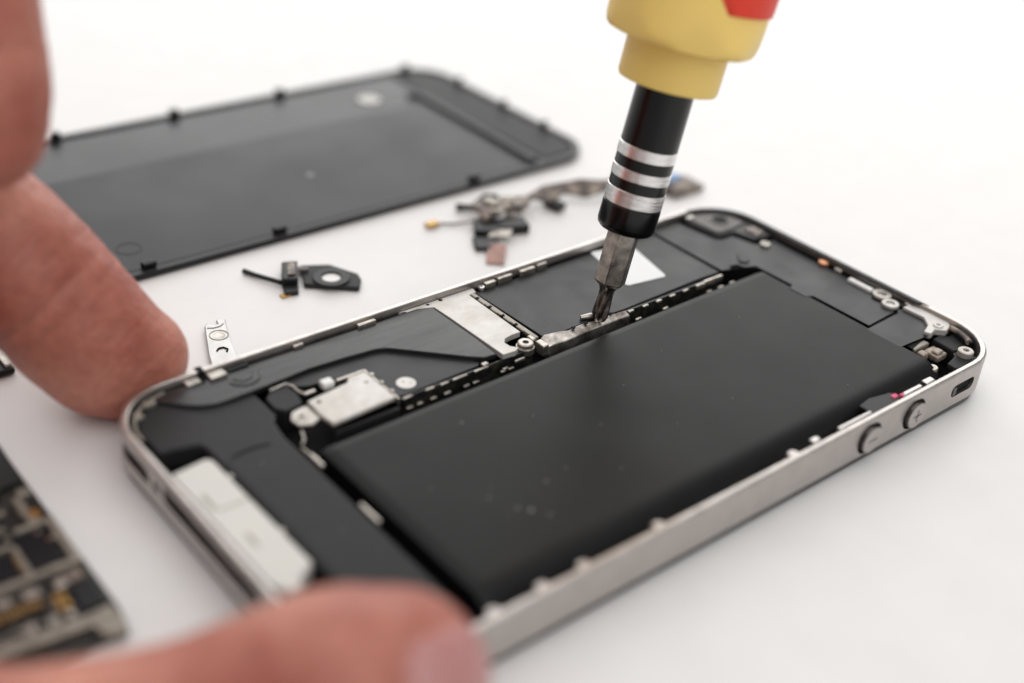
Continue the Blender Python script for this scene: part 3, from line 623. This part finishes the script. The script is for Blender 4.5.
# ================================================================== SMALL PARTS ON THE TABLE
lb = thing('lens_bracket', 'small black ringed bracket with a thin stalk, lying between cover and phone', 'phone part', (45.5, 81, 0))
pl = P('plate', [(46.2, 85.8), (50.2, 83.6), (52.4, 78.6), (51.9, 76.8), (50.1, 74.7), (43.4, 80.2)], 0.15, 1.0, M['matte'], 0.15, parent=lb)
ct_, n_ = (47.9, 79.4), 32
MB().ringz(ct_, 3.0, 1.55, 1.005, 1.35).build('raised_ring', M['dark'], pl, bevel=0.12)
MB().lathe([(1.5, 1.002), (1.5, 1.03), (0.02, 1.03)], 28, ct_).build('ring_opening', M['white'], pl)
P('connector', [(40.3, 81.9), (43.3, 87.0), (45.7, 86.0), (42.6, 80.7)], 0.3, 1.9, M['dark'], 0.25, parent=lb)
P('connector_clip', [(41.7, 82.4), (43.5, 85.6), (44.6, 85.1), (42.8, 81.9)], 1.9, 2.2, M['brownflex'], 0.1, parent=lb)
P('bridge_arm', [(44.6, 83.8), (45.1, 84.9), (46.6, 84.2), (46.0, 83.1)], 0.4, 1.5, M['camframe'], 0.1, parent=lb)
P('foot', [(39.6, 79.4), (40.3, 81.6), (42.6, 80.6), (41.6, 78.9)], 0.02, 0.9, M['dark'], 0.15, parent=lb)
MB().box(38.9, 79.2, 0.02, 40.6, 80.3, 0.35).build('gold_contact', M['gold'], lb, bevel=0.08)
MB().tube([(37.9, 89.6, 0.5), (38.7, 87.2, 0.6), (39.6, 84.8, 0.8), (40.5, 82.4, 1.0)], [0.45, 0.42, 0.42, 0.45]).build('stalk', M['dark'], lb, smooth=60)

mbk = thing('metal_bracket', 'small flat silver bracket with a pressed circle, lying behind the gripped corner of the phone', 'phone part', (24, 72, 0))
P('plate', [(24.3, 76.9), (25.1, 77.6), (25.9, 76.5), (26.3, 76.5), (26.6, 77.7), (27.9, 77.2), (25.9, 72.3), (24.0, 66.0), (22.5, 62.5), (19.0, 63.4), (21.2, 69.8)], 0.05, 1.0, M['bracket'], 0.15, parent=mbk)
MB().ringz((24.9, 73.6), 1.45, 1.25, 1.0, 1.06).build('pressed_circle', M['tan'], mbk, bevel=0.02)
MB().tube([(24.4, 76.2, 1.0), (25.2, 75.75, 1.02), (26.2, 75.7, 1.02), (27.0, 76.1, 1.0)], 0.09, 6).build('pressed_line', M['tan'], mbk, smooth=60)
MB().tube([(22.6, 69.9, 1.0), (23.1, 70.3, 1.02), (23.8, 70.2, 1.02), (24.1, 69.5, 1.02), (23.7, 69.0, 1.0)], 0.17, 6).build('dark_slot', M['void'], mbk, smooth=60)
MB().lathe([(0.95, 1.001), (0.95, 1.02), (0.02, 1.02)], 28, (24.9, 73.6)).build('pressed_dimple', M['nickel'], mbk)

fx = thing('flex_cable', 'crumpled flex cable assembly with tan connectors between cover and phone, passing behind the driver', 'flex cable', (90, 80, 0))
MB().box(72.6, 86.6, 0.1, 75.0, 88.2, 0.9).build('gold_plug', M['gold'], fx, bevel=0.2)
MB().tube([(74.6, 87.2, 0.5), (77.5, 85.6, 0.45), (80.5, 84.2, 0.8)], 0.22).build('thin_lead', M['brownflex'], fx, smooth=60)
MB().tube([(81.2, 90.2, 0.9), (83.5, 88.6, 0.9), (86.5, 88.4, 2.4), (88.5, 87.4, 2.2)], [0.7, 0.55, 0.7, 0.6]).build('black_arm', M['dark'], fx, smooth=60)
def lumps(name, cs, m):
    b = MB()
    for x, y, z, dx, dy, dz, a in cs:
        c, s = math.cos(math.radians(a)), math.sin(math.radians(a))
        vs = [(x + c * ux * dx - s * uy * dy, y + s * ux * dx + c * uy * dy, z + uz * dz) for uz in (0, 1) for ux, uy in ((-1, -1), (1, -1), (1, 1), (-1, 1))]
        b.add(vs, [(3, 2, 1, 0), (4, 5, 6, 7), (0, 1, 5, 4), (1, 2, 6, 5), (2, 3, 7, 6), (3, 0, 4, 7)])
    return b.build(name, M[m], fx, bevel=0.3)
lumps('folded_connector', [(83.6, 84.4, 1.6, 1.4, 2.6, 1.3, 20), (86.6, 84.0, 1.9, 1.5, 2.0, 1.2, -15), (89.4, 83.4, 1.4, 1.5, 1.7, 1.4, 25), (87.0, 81.4, 1.3, 2.0, 1.0, 0.9, 40), (82.0, 82.6, 1.0, 0.9, 1.2, 1.6, -10)], 'brownflex')
lumps('tan_shield', [(85.2, 85.2, 2.85, 1.2, 1.6, 0.5, 10), (88.5, 84.6, 2.9, 1.2, 1.1, 0.4, -30), (84.6, 82.0, 2.5, 0.9, 0.7, 0.5, 50)], 'tan')
lumps('black_block', [(80.6, 80.6, 0.1, 2.2, 2.4, 1.5, -35), (84.8, 79.0, 0.1, 3.0, 1.9, 1.7, -20), (77.4, 76.6, 0.1, 2.2, 2.2, 0.8, -30)], 'dark')
MB().ribbon([(78.4, 74.8, 0.8), (77.0, 73.2, 0.6), (75.6, 71.8, 0.35), (74.4, 70.4, 0.15)], [(1.2, -1.0, 0.1)] * 4, 0.2).build('copper_tail', M['pinkflex'], fx, smooth=40)
MB().ribbon([(79.5, 78.2, 1.0), (82.4, 76.2, 1.2), (80.6, 74.6, 1.0)], [(0.8, 0.4, 0.3)] * 3, 0.3).build('grey_tail', M['nickel'], fx, smooth=40)
pts = [(90.2, 83.6, 1.4), (93.5, 84.2, 1.9), (97, 83.4, 2.0), (100.5, 83.6, 2.3), (104, 81.2, 2.5), (108, 80.3, 2.4), (112.5, 79.0, 2.0), (117, 78.0, 1.6), (121, 76.6, 1.4), (126.5, 74.6, 1.2)]
wd = [(0.3, 1.5, 0.8), (0.2, 1.2, -0.5), (0.3, 1.5, 0.9), (0.2, 1.3, 0.2), (0.4, 1.4, 1.0), (0.3, 1.3, 0.3), (0.4, 1.2, 0.5), (0.5, 1.4, -0.2), (0.6, 1.6, 0.4), (0.7, 1.9, 0.2)]
MB().ribbon(pts, wd, 0.7).build('cable', M['brownflex'], fx, smooth=30)
lumps('black_lug', [(97.4, 81.6, 0.3, 1.2, 1.9, 1.3, 10)], 'dark')
MB().box(120.0, 72.6, 0.1, 128.4, 77.4, 1.4).build('end_connector', M['brownflex'], fx, bevel=0.4)
MB().box(119.4, 75.9, 1.5, 125.4, 78.2, 2.5).build('blue_tab', M['blue'], fx, bevel=0.3)

cc = thing('cable_end', 'greenish metal cable end poking out from under the index finger at the left edge', 'cable', (-6, 85, 0))
MB().box(-14.0, 80.6, 0.05, -2.2, 86.4, 1.1).build('cable_body', M['dark'], cc, bevel=0.4)
b = MB()
for k in range(6): b.box(-3.4 - k * 1.7, 81.2, 1.12, -2.5 - k * 1.7, 85.6, 1.6)
b.build('contact_comb', M['nickel'], cc, bevel=0.1)

# ================================================================== LOGIC BOARD (bottom left)
lg = thing('logic_board', 'bare black circuit board with tan shield frames beside the thumb at lower left', 'circuit board', (-28, 46, 0))
MB().prism([(-10.5, 30.0), (-10.4, 66), (-12, 70), (-52, 70), (-52, 26), (-15, 26.4), (-11.2, 26.2)], 0.1, 0.95, ).build('board', M['pcb'], lg, bevel=0.05)
P('black_cover', [(-10.75, 56.0), (-10.45, 65.8), (-12, 69.6), (-36, 69.6), (-36, 54.4), (-14.2, 54.8), (-13.4, 55.8)], 0.96, 1.5, M['matte'], 0.1, parent=lg)
f = MB()
def bar(x0, y0, x1, y1, w, z0=0.96, z1=1.75):
    d = Vector((x1 - x0, y1 - y0, 0)); L = d.length; d /= L; nn = Vector((-d.y, d.x, 0)) * w / 2
    ps = [(x0 - nn.x, y0 - nn.y), (x1 - nn.x, y1 - nn.y), (x1 + nn.x, y1 + nn.y), (x0 + nn.x, y0 + nn.y)]
    f.prism(ps, z0, z1)
bar(-11.1, 47.6, -11.3, 38.4, 1.0); bar(-11.0, 38.9, -30, 38.7, 0.9, z1=1.76); bar(-12.9, 52.8, -12.7, 47.2, 1.1, z1=1.77); bar(-11.0, 47.2, -15.2, 47.1, 0.8, z1=1.74)
bar(-10.9, 53.4, -12.4, 53.6, 1.4, z1=1.73); bar(-16.2, 44.6, -16.4, 39.0, 0.7, z1=1.72); bar(-14.8, 51.2, -26, 51.0, 0.6, z1=1.71); bar(-15.8, 48.4, -26, 48.3, 0.5, z1=1.7)
bar(-16.2, 45.0, -26, 45.2, 0.6, z1=1.73)
f.build('shield_frame', M['tan'], lg, bevel=0.12)
P('corner_lug', [(-11.0, 27.0), (-11.3, 30.0), (-13.6, 29.9), (-24.0, 30.6), (-30.0, 30.9), (-30.0, 29.4), (-23.5, 29.2), (-14.2, 28.2), (-13.8, 26.2), (-11.7, 25.6)], 0.96, 1.9, M['tan'], 0.2, parent=lg)
def chip(x0, y0, x1, y1, h=1.6, m='chip'):
    MB().box(x0, y0, 0.96, x1, y1, h).build('chip', M[m], lg, bevel=0.1)
chip(-15.8, 39.8, -12.1, 46.3); chip(-22.5, 39.9, -17.2, 44.2); chip(-25, 45.8, -16.2, 47.9, 1.5); chip(-14.0, 31.0, -11.3, 35.4, 1.5); chip(-22.0, 49.0, -15.6, 50.6, 1.5)
chip(-13.9, 36.0, -11.7, 38.0, 1.5, 'brownflex'); chip(-36, 40, -27, 50, 1.7)
def pads(name, lst, m, h=1.5):
    for x0, y0, x1, y1 in lst: MB().box(x0, y0, 0.96, x1, y1, h).build(name, M[m], lg, bevel=0.08)
pads('capacitor', [(-14.9, 35.8, -13.6, 37.2), (-18.2, 36.0, -16.5, 37.3), (-21.2, 36.4, -19.6, 37.4), (-17.6, 30.9, -16.4, 32.0), (-20.2, 31.1, -19.0, 32.0), (-15.6, 30.9, -14.8, 32.0)], 'nickel')
pads('gold_pad', [(-12.8, 48.2, -11.5, 49.7)], 'gold', 1.8)
pads('gold_pad', [(-15.1, 34.0, -14.5, 35.0), (-15.9, 34.0, -15.3, 35.0), (-15.2, 32.4, -14.6, 33.6), (-16.0, 32.4, -15.4, 33.6)], 'gold', 1.6)
pads('gold_pad', [(-16.9, 40.2 + k * 0.9, -15.95, 40.8 + k * 0.9) for k in range(4)], 'gold', 1.55)
MB().box(-30, 33.9, 0.96, -16.8, 35.3, 1.55).box(-30, 32.7, 0.96, -17.4, 33.4, 1.52).build('connector_socket', M['dark'], lg, bevel=0.1)
cmb = MB()
for k in range(22): cmb.box(-29.6 + k * 0.58, 33.95, 1.56, -29.3 + k * 0.58, 35.2, 1.62)
cmb.build('gold_comb', M['gold'], lg)
cmb = MB()
for k in range(24): cmb.box(-29.8 + k * 0.5, 31.95, 0.97, -29.55 + k * 0.5, 32.5, 1.2)
cmb.build('solder_comb', M['nickel'], lg)
rb = random.Random(5)
for k in range(46):
    x, y = rb.uniform(-25, -11.6), rb.uniform(27.2, 53.5); w_, d_ = rb.choice([(0.5, 0.3), (0.3, 0.5), (0.7, 0.4), (0.9, 0.5)])
    MB().box(x, y, 0.96, x + w_, y + d_, rb.uniform(1.25, 1.68)).build('capacitor', M[rb.choice(['nickel', 'tan', 'dark', 'gold', 'brownflex'])], lg)
chip(-12.9, 50.0, -10.9, 51.0, 1.4, 'dark')

# ================================================================== THE HAND
chains = {
 'index': [(8.8, 65.0, 7.6, 6.7), (6.6, 66.1, 8.8, 7.7), (4.4, 67.5, 10.7, 8.6), (-0.1, 71.4, 17.4, 9.4), (-5.1, 75.5, 24.3, 9.8), (-12.1, 80.1, 31.7, 9.6), (-20.9, 87.3, 38.5, 10.5), (-30.7, 94.8, 42.6, 12)],
 'middle': [(-7.1, 62.5, 43.4, 6.8), (-6.3, 63.7, 47.4, 7.5), (-5.9, 65.9, 52.2, 7.8), (-5.7, 69.0, 59.7, 8.3), (-7.0, 74.9, 70.2, 8.8), (-14.6, 88.2, 69.4, 10.3), (-27.9, 103.3, 55.9, 12.5)],
 'thumb': [(0.8, -4.9, 12.8, 8.8), (-3.2, -3.3, 12.0, 10.2), (-8.1, -0.9, 10.0, 10.4), (-15.3, 2.2, 8.2, 9.9), (-23.3, 5.8, 7.4, 9.9), (-31.7, 9.5, 7.8, 10.3), (-43.7, 18.0, 10.0, 11.5), (-54.0, 38.6, 17.0, 16)],
 'ring': [(-13.4, 92.1, 43.0, 7.5), (-13.4, 98.7, 50.9, 8.5), (-12.3, 103.2, 61.4, 9), (-14.6, 108.8, 69.5, 9.5), (-22.1, 114.2, 67.8, 10.5), (-33.4, 115.3, 56.5, 12)],
 'little': [(-23.1, 111.1, 43.8, 6.5), (-21.4, 115.2, 52.5, 7.3), (-21.2, 119.4, 63.5, 8), (-26.6, 122.4, 67.4, 9), (-39.3, 123.7, 56.3, 11)],
 'pad': [(6.0, 65.4, 6.0, 6.6), (4.4, 66.6, 7.6, 7.6), (1.6, 69.6, 12.4, 8.4)],
 'palmA': [(-30.7, 94.8, 42.6, 12), (-40, 88, 38, 13.5), (-52, 76, 30, 16), (-56.0, 60, 22, 17), (-54.0, 38.6, 17.0, 16)],
 'palmB': [(-27.9, 103.3, 55.9, 12.5), (-42, 98, 46, 14), (-60, 86, 34, 17), (-85, 80, 28, 19), (-120, 84, 30, 21), (-190, 95, 38, 25)],
 'palmC': [(-33.4, 115.3, 56.5, 12), (-48, 106, 46, 14), (-64, 96, 36, 16), (-85, 86, 30, 18)],
 'palmD': [(-39.3, 123.7, 56.3, 11), (-54, 114, 46, 13), (-70, 100, 36, 16), (-85, 88, 30, 18)],
 'palmE': [(-54.0, 38.6, 17.0, 16), (-66, 58, 22, 18), (-85, 76, 27, 18)],
}
def cr3(p0, p1, p2, p3, t):
    return tuple(0.5 * ((2 * b) + (-a + c) * t + (2 * a - 5 * b + 4 * c - d) * t * t + (-a + 3 * b - 3 * c + d) * t ** 3) for a, b, c, d in zip(p0, p1, p2, p3))
bmh = bmesh.new()
ico = bmesh.new(); bmesh.ops.create_icosphere(ico, subdivisions=3, radius=1.0)
iv = [v.co.copy() for v in ico.verts]; ifc = [[v.index for v in f.verts] for f in ico.faces]; ico.free()
for nm, c in chains.items():
    ext = [c[0]] + c + [c[-1]]; path = []
    for i in range(len(c) - 1):
        d = (Vector(c[i + 1][:3]) - Vector(c[i][:3])).length; n = max(2, int(d / 2.0))
        path += [cr3(ext[i], ext[i + 1], ext[i + 2], ext[i + 3], k / n) for k in range(n)]
    path.append(c[-1])
    tb_ = MB().tube([p[:3] for p in path], [p[3] for p in path], 40)
    vv = [bmh.verts.new(v) for v in tb_.v]
    for f_ in tb_.f: bmh.faces.new([vv[j] for j in f_])
    for x, y, z, r in (path[0], path[-1]) + tuple(path[k] for k in range(2, min(6, len(path)))):
        vv = [bmh.verts.new((x + p.x * r, y + p.y * r, z + p.z * r)) for p in iv]
        for fc in ifc: bmh.faces.new([vv[j] for j in fc])
bmesh.ops.recalc_face_normals(bmh, faces=bmh.faces)
me = bpy.data.meshes.new('handtmp'); bmh.to_mesh(me); bmh.free()
ho = bpy.data.objects.new('handtmp', me); C.objects.link(ho)
md = ho.modifiers.new('r', 'REMESH'); md.mode = 'VOXEL'; md.voxel_size = 0.65; md.adaptivity = 0
md = ho.modifiers.new('s', 'SMOOTH'); md.factor = 0.6; md.iterations = 14
dg = bpy.context.evaluated_depsgraph_get(); dg.update()
me2 = bpy.data.meshes.new_from_object(ho.evaluated_get(dg)); bpy.data.objects.remove(ho)
from mathutils import noise as mn
def dirn(a, b): return (Vector(b) - Vector(a)).normalized()
# creases: (centre, axis, depth, width, reach)
idx = chains['index']
ixd = dirn(idx[3][:3], idx[2][:3])
creases = [((-0.2, 71.2, 16.6), ixd, 0.5, 0.6, 14), ((1.2, 70.0, 14.8), ixd, 0.10, 0.6, 13),
           ((-12.5, 80, 31.7), dirn(idx[6][:3], idx[4][:3]), 0.5, 0.8, 13),
           ((-6.1, 64.8, 50.4), dirn(chains['middle'][3][:3], chains['middle'][1][:3]), 0.35, 0.8, 11),
           ((-15, 3.4, 10.2), dirn(chains['thumb'][4][:3], chains['thumb'][2][:3]), 0.2, 1.2, 14), ((-17, 4.0, 10.2), dirn(chains['thumb'][4][:3], chains['thumb'][2][:3]), 0.15, 1.0, 14)]
# thumb nail frame: nail looks towards +x/-y side, runs along the thumb
nn = Vector((0.33, -0.84, 0.43)).normalized(); nc = Vector((0.8, -4.9, 12.8)) + nn * 8.8
ta = Vector((0.78, -0.55, 0.05)); ta = (ta - nn * ta.dot(nn)).normalized(); tb2 = nn.cross(ta)
def rrsdf(x, y):       # signed distance to the phone outline
    qx = abs(x - L_ / 2) - (L_ / 2 - 9); qy = abs(y - W_ / 2) - (W_ / 2 - 9)
    ox, oy = max(qx, 0), max(qy, 0)
    return math.hypot(ox, oy) + min(max(qx, qy), 0) - 9
nailv = set()
norms = [v.normal.copy() for v in me2.vertices]; newco = []
for v, n in zip(me2.vertices, norms):
    p = v.co.copy()
    disp = 0
    for c, a, dep, wd_, reach in creases:
        q = p - Vector(c)
        if q.length < reach:
            t_ = q.dot(a) + 0.35 * mn.noise(p * 0.35)
            disp -= dep * math.exp(-(t_ / wd_) ** 2) * min(1, 1.5 * max(0, n.dot(Vector((-0.60, -0.70, 0.38)))))
    disp += 0.10 * mn.noise(p * 0.5) + 0.05 * mn.noise(p * 1.3)
    p += n * disp
    q = p - nc
    if q.length < 11 and n.dot(nn) > 0.05:
        u, w2 = q.dot(ta) / 6.0, q.dot(tb2) / 5.4
        s_ = (abs(u) ** 2.6 + abs(w2) ** 2.6)
        if s_ < 1: nailv.add(v.index); p += nn * 0.25
        elif s_ < 1.5: p -= nn * 0.25 * (1.5 - s_) * 2
    # flesh flattens where it presses on the phone
    if p.y > 50 and p.z < 17:
        d = rrsdf(p.x, p.y) + 0.45 * max(0, p.z - 8.2)
        if d < 0.12:
            e = 0.05; g = Vector((rrsdf(p.x + e, p.y) - rrsdf(p.x - e, p.y), rrsdf(p.x, p.y + e) - rrsdf(p.x, p.y - e), 0)).normalized()
            p += g * (0.12 - d)
    elif p.y < 20 and p.z < 7.42:
        d = rrsdf(p.x, p.y)
        if d < 0.1:
            if p.z > 3.8 or d < -2.5: p.z = 7.42
            else:
                e = 0.05; g = Vector((rrsdf(p.x + e, p.y) - rrsdf(p.x - e, p.y), rrsdf(p.x, p.y + e) - rrsdf(p.x, p.y - e), 0)).normalized()
                p += g * (0.1 - d)
    if p.z < 0.1: p.z = 0.1 + 0.02 * mn.noise(p)
    newco.append(p)
base = Vector((-30, 60, 0))
for v, p in zip(me2.vertices, newco): v.co = (p - base) * MM
me2.materials.clear(); me2.materials.append(M['skin']); me2.materials.append(M['nail'])
for p in me2.polygons:
    p.use_smooth = True
    if sum(1 for i in p.vertices if i in nailv) >= 3: p.material_index = 1
me2.name = 'person'
hand = bpy.data.objects.new('person', me2); C.objects.link(hand); hand.location = base * MM
hand['label'] = 'bare left hand pinning the dock end of the phone between thumb and index finger'
hand['category'] = 'hand'

for o in C.objects:
    if '_o' in o: del o['_o']
